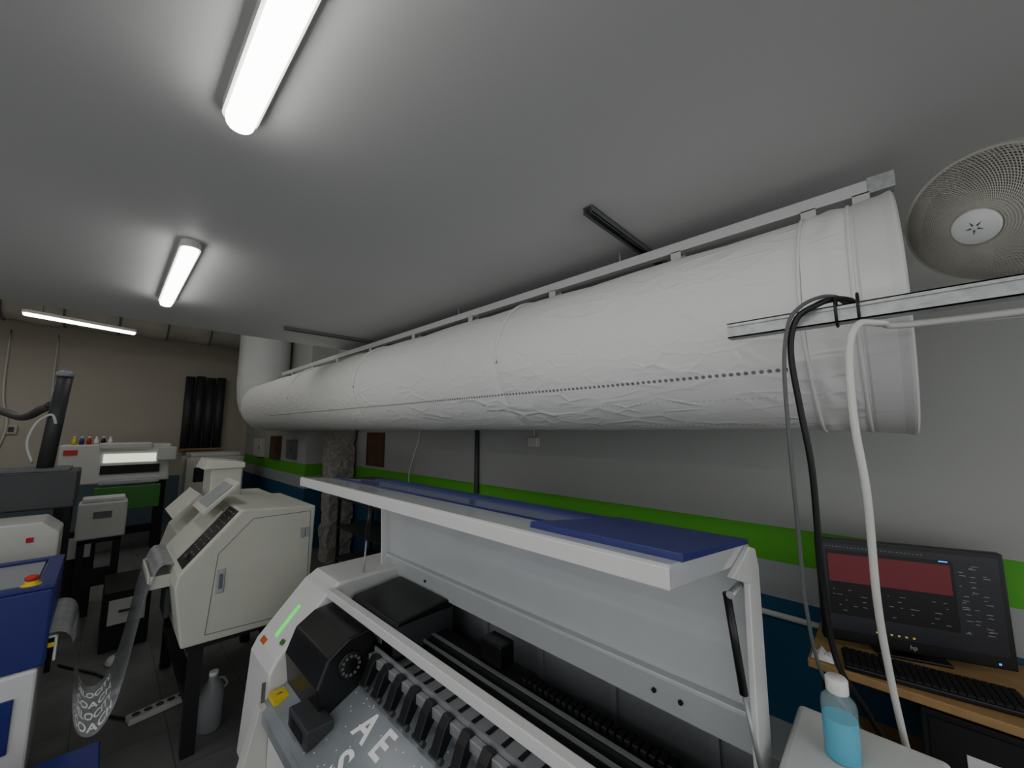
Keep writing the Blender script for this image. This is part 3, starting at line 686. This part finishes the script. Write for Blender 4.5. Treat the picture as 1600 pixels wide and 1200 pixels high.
each('table_leg',[(x,x+.04,y,y+.04,F+.05,-1.44) for x in(-.95,.03) for y in(2.23,2.63)],'blackm',tb)
for x in(-.93,.05):
    for y in(2.25,2.65): cyl('castor_wheel',(x-.012,y,F+.028),(x+.012,y,F+.028),.028,'black',tb,seg=16)
# ---------------------------------------------------------------- exhaust filter with pipe and white units
ex_=grp('fume_filter_unit',(-.45,4.75,F),'dark grey fume filter box with tall grey exhaust pipe','filter unit')
box('filter_body',-.85,-.12,4.5,5.0,-.58,-.31,'dark',ex_,bevel=.012)
box('filter_top_plate',-.8,-.17,4.55,4.95,-.31,-.29,'grey',ex_,bevel=.004)
boxes('filter_vents',[(-.8+i*.05,-.785+i*.05,4.495,4.5,-.50,-.40) for i in range(6)],'blackm',ex_)
each('filter_stand_leg',[(-.83,-.79,4.55,4.6,F,-.58),(-.18,-.14,4.55,4.6,F,-.58),(-.18,-.14,4.9,4.95,F,-.58)],'blackm',ex_)
cyl('exhaust_pipe',(-.31,4.75,-.30),(-.27,4.75,.43),.046,'dark',ex_)
lathe('pipe_cap',[(.05,.0),(.053,.01),(.05,.03),(.03,.045),(0,.05)],(-.27,4.75,.43),'inner',ex_)
tube('exhaust_hose',[(-.32,4.79,.20),(-.40,5.2,.18),(-.55,5.7,.12),(-.8,6.1,.2),(-1.3,6.5,.2)],.033,'greyhose',ex_,seg=16)
tube('carry_handle',[(-.37,4.7,-.25),(-.41,4.7,-.1),(-.38,4.7,.05),(-.31,4.7,.12),(-.28,4.7,.05)],.009,'white2',ex_)
u1=grp('white_curing_unit',(-.5,4.3,F),'white bench machine with sloping front on black stand','machine')
prof('unit_body',[(-1.0,-.95),(-.16,-.95),(-.16,-.68),(-.24,-.60),(-1.0,-.60)],4.05,4.43,'white2',u1,bevel=.01)
boxes('unit_stand',[(-.95,-.2,4.12,4.4,-1.0,-.95),(-.25,-.2,4.12,4.17,F,-1.0),(-.95,-.9,4.12,4.17,F,-1.0),(-.25,-.2,4.35,4.4,F,-1.0),(-.9,-.25,4.15,4.2,-1.45,-1.3)],'blackm',u1,bevel=.003)
box('unit_button',-.3,-.27,4.044,4.05,-.72,-.69,'red',u1)
u2=grp('white_cutting_plotter',(.05,5.3,F),'small white plotter on a black stand','plotter')
box('plotter_body',-.12,.20,5.25,5.5,-.98,-.66,'white2',u2,bevel=.015)
boxes('plotter_stand',[(-.1,.18,5.28,5.48,-1.02,-.98),(-.1,-.05,5.28,5.33,F,-1.0),(.13,.18,5.28,5.33,F,-1.0),(-.05,.13,5.28,5.33,-1.4,-1.25),(.13,.18,5.43,5.48,F,-1.0)],'blackm',u2,bevel=.003)
box('plotter_label',-.02,.1,5.243,5.25,-.8,-.74,'grey',u2)
box('plotter_lid',-.10,.18,5.27,5.48,-.66,-.62,'white2',u2,bevel=.01)
for (x0,x1,y0,y1,h) in((-.95,.02,5.6,6.1,-.95),(.1,.38,4.6,5.2,-1.3)):
    g=grp('black_cabinet',((x0+x1)/2,(y0+y1)/2,F),'low black metal cabinet with white drawer fronts','cabinet','black cabinets')
    box('cabinet_body',x0,x1,y0,y1,F,h,'blackm',g,bevel=.005)
    box('drawer',x0+.03,x1-.03,y0-.008,y0,h-.25,h-.06,'white2',g,bevel=.003); box('drawer_handle',(x0+x1)/2-.05,(x0+x1)/2+.05,y0-.02,y0-.008,h-.16,h-.145,'dark',g)
bp_=grp('wide_inkjet_printer',(.15,8.2,F),'wide white inkjet printer with lit work area and ink bottles','printer')
box('printer_frame',-.42,.72,8.0,8.5,-.75,-.20,'white2',bp_,bevel=.02)
box('printer_hood',-.05,.5,7.96,8.4,-.27,-.18,'white2',bp_,bevel=.02)
box('lit_window',.0,.56,7.985,8.0,-.46,-.34,'glowstrip',bp_)
box('print_slot',-.02,.60,7.98,8.0,-.62,-.50,'blackm',bp_)
box('output_bed',-.02,.60,7.8,8.0,-.75,-.70,'alu',bp_,bevel=.005)
box('green_front_cover',-.05,.62,7.75,7.9,-1.1,-.78,'green',bp_,bevel=.01)
box('control_module',.55,.78,7.9,8.3,-.45,-.25,'white2',bp_,bevel=.015)
boxes('machine_stand',[(-.4,-.3,8.05,8.4,F,-.75),(.6,.7,8.05,8.4,F,-.75),(-.3,.6,8.1,8.2,-1.5,-1.4)],'blackm',bp_)
box('display_panel',-.38,-.25,7.99,8.0,-.34,-.27,'red',bp_)
for i,cm in enumerate(('yellow','blue','red','capw','black','capw')):
    g=grp('ink_bottle',(-.3+i*.07,8.15,-.2),'small ink bottle standing on the wide printer','ink bottle','ink bottles on the printer')
    lathe('bottle_body',[(.025,0),(.026,.06),(.012,.08),(.012,.09)],(-.3+i*.07,8.15,-.2),cm,g,seg=14)
    cyl('bottle_cap',(-.3+i*.07,8.15,-.11),(-.3+i*.07,8.15,-.09),.014,'capw',g,seg=14)
bq=grp('beige_textile_printer',(1.3,8.6,F),'beige industrial printer near the far wall','printer')
box('printer_body',.95,1.75,8.3,9.0,-1.3,-.45,'cream',bq,bevel=.03); box('printer_top',1.0,1.7,8.35,8.95,-.45,-.38,'white2',bq,bevel=.02)
box('printer_opening',1.05,1.6,8.29,8.3,-.85,-.62,'blackm',bq); box('printer_plinth',1.0,1.7,8.35,8.95,F,-1.3,'dark',bq)
for i in range(4):
    cyl('plastic_pipe',(1.07+i*.165,9.86,-.35),(1.07+i*.165,9.86,1.05+.02*(i%2)),.075,'dark',label='dark grey plastic pipe standing upright by the far wall',cat='pipe',seg=20)['group']='dark pipes by the far wall'
box('pipe_shelf',1.0,1.65,9.75,10,-.39,-.351,'wood',label='small wooden shelf holding dark pipes',cat='shelf')
wr=grp('wrapped_wall_pipe',(0,9.5,1.9),'thick dusty wrapped pipe running below the far ceiling','pipe')
bm=bmesh.new(); addtube(bm,[Vector((-2.5+i*.1,9.2+.01*noise.noise(Vector((i*.5,0,0))),1.98+.02*math.sin(i))) for i in range(47)],.36,28); mk('pipe_wrap',bm,'pipew',wr,smooth=True)
for i in range(0,46,6):
    bm=bmesh.new(); addtube(bm,[Vector((-2.4+i*.1,9.2+.37*math.cos(t),1.98+.37*math.sin(t))) for t in[2*math.pi*k/28 for k in range(28)]],.014,6,closed=True)
    mk('pipe_strap',bm,'grey',wr,smooth=True)
for k in range(2):
    cable('wall_cable',[(-1.2+.5*k,9.98,1.6),(-1.18+.5*k,9.97,.6),(-1.1+.5*k,9.96,.1),(-1.15+.5*k,9.98,-.3)],.012,'cablew','pale cable running down the far wall')
for x in(-1.3,-1.05,-.6):
    g=grp('wall_socket',(x,9.98,-.1),'pale electrical socket on the far wall','socket','sockets on the far wall')
    box('socket_plate',x-.06,x+.06,9.96,10.0,-.06,.08,'cream',g,bevel=.006); box('socket_face',x-.03,x+.03,9.95,9.96,-.03,.05,'dark',g)
jx,jy=.57,3.03
jg=grp('plastic_jug',(jx,jy,F),'translucent grey plastic jug standing on the floor','jug')
lathe('jug_body',[(.05,0),(.06,.01),(.06,.19),(.05,.23),(.026,.27),(.02,.29)],(jx,jy,F),'jug',jg,seg=28)
cyl('jug_cap',(jx,jy,F+.29),(jx,jy,F+.315),.023,'capw',jg); tube('jug_handle',[(jx+.04,jy,F+.19),(jx+.07,jy,F+.22),(jx+.05,jy,F+.26),(jx+.02,jy,F+.27)],.007,'jug',jg)
ps=grp('power_strip',(.38,3.45,F),'white power strip lying on the floor','power strip')
pm=Matrix.Translation((.38,3.45,F))@Matrix.Rotation(.15,4,'Z')
box('strip_body',-.15,.15,-.04,.04,0,.035,'white2',ps,bevel=.006,mtx=pm)
for i in range(5):
    c=pm@Vector((-.11+i*.055,0,.035)); cyl('outlet',c,c+Vector((0,0,.003)),.02,'dark',ps,seg=16)
cable('floor_cable',[(.25,3.43,F+.015),(.12,3.7,F+.01),(.15,4.1,F+.01),(-.1,4.6,F+.01)],.008,'cableb','black cable lying on the floor tiles')
mo_=grp('floor_sensor',(.2,4.35,F),'small white device on the dark floor','device')
lathe('device_body',[(.06,0),(.065,.02),(.05,.05),(0,.055)],(.2,4.35,F),'white2',mo_)
cyl('device_button',(.2,4.35,F+.052),(.2,4.35,F+.06),.015,'grey',mo_)
# ---------------------------------------------------------------- world + camera
w=bpy.data.worlds.new('World'); bpy.context.scene.world=w; w.use_nodes=True
w.node_tree.nodes['Background'].inputs[0].default_value=(.98,.99,1,1); w.node_tree.nodes['Background'].inputs[1].default_value=.82
cam=bpy.data.cameras.new('camera'); co=bpy.data.objects.new('camera',cam); C.objects.link(co)
al=math.radians(46.1); pp=math.radians(6.8); sa,ca,sp_,cp_=math.sin(al),math.cos(al),math.sin(pp),math.cos(pp)
Fv=Vector((cp_*sa,cp_*ca,sp_)); Rv=Vector((ca,-sa,0)); Uv=Vector((-sp_*sa,-sp_*ca,cp_))
m=Matrix(((Rv.x,Uv.x,-Fv.x,0),(Rv.y,Uv.y,-Fv.y,0),(Rv.z,Uv.z,-Fv.z,E),(0,0,0,1)))
co.matrix_world=m; cam.sensor_width=36; cam.lens=36*605/1600; cam.clip_start=.02
bpy.context.scene.camera=co
for o in C.objects:
    if '_w' in o: del o['_w']
sc_=bpy.context.scene; sc_.view_settings.view_transform='AgX'; sc_.view_settings.exposure=0.35
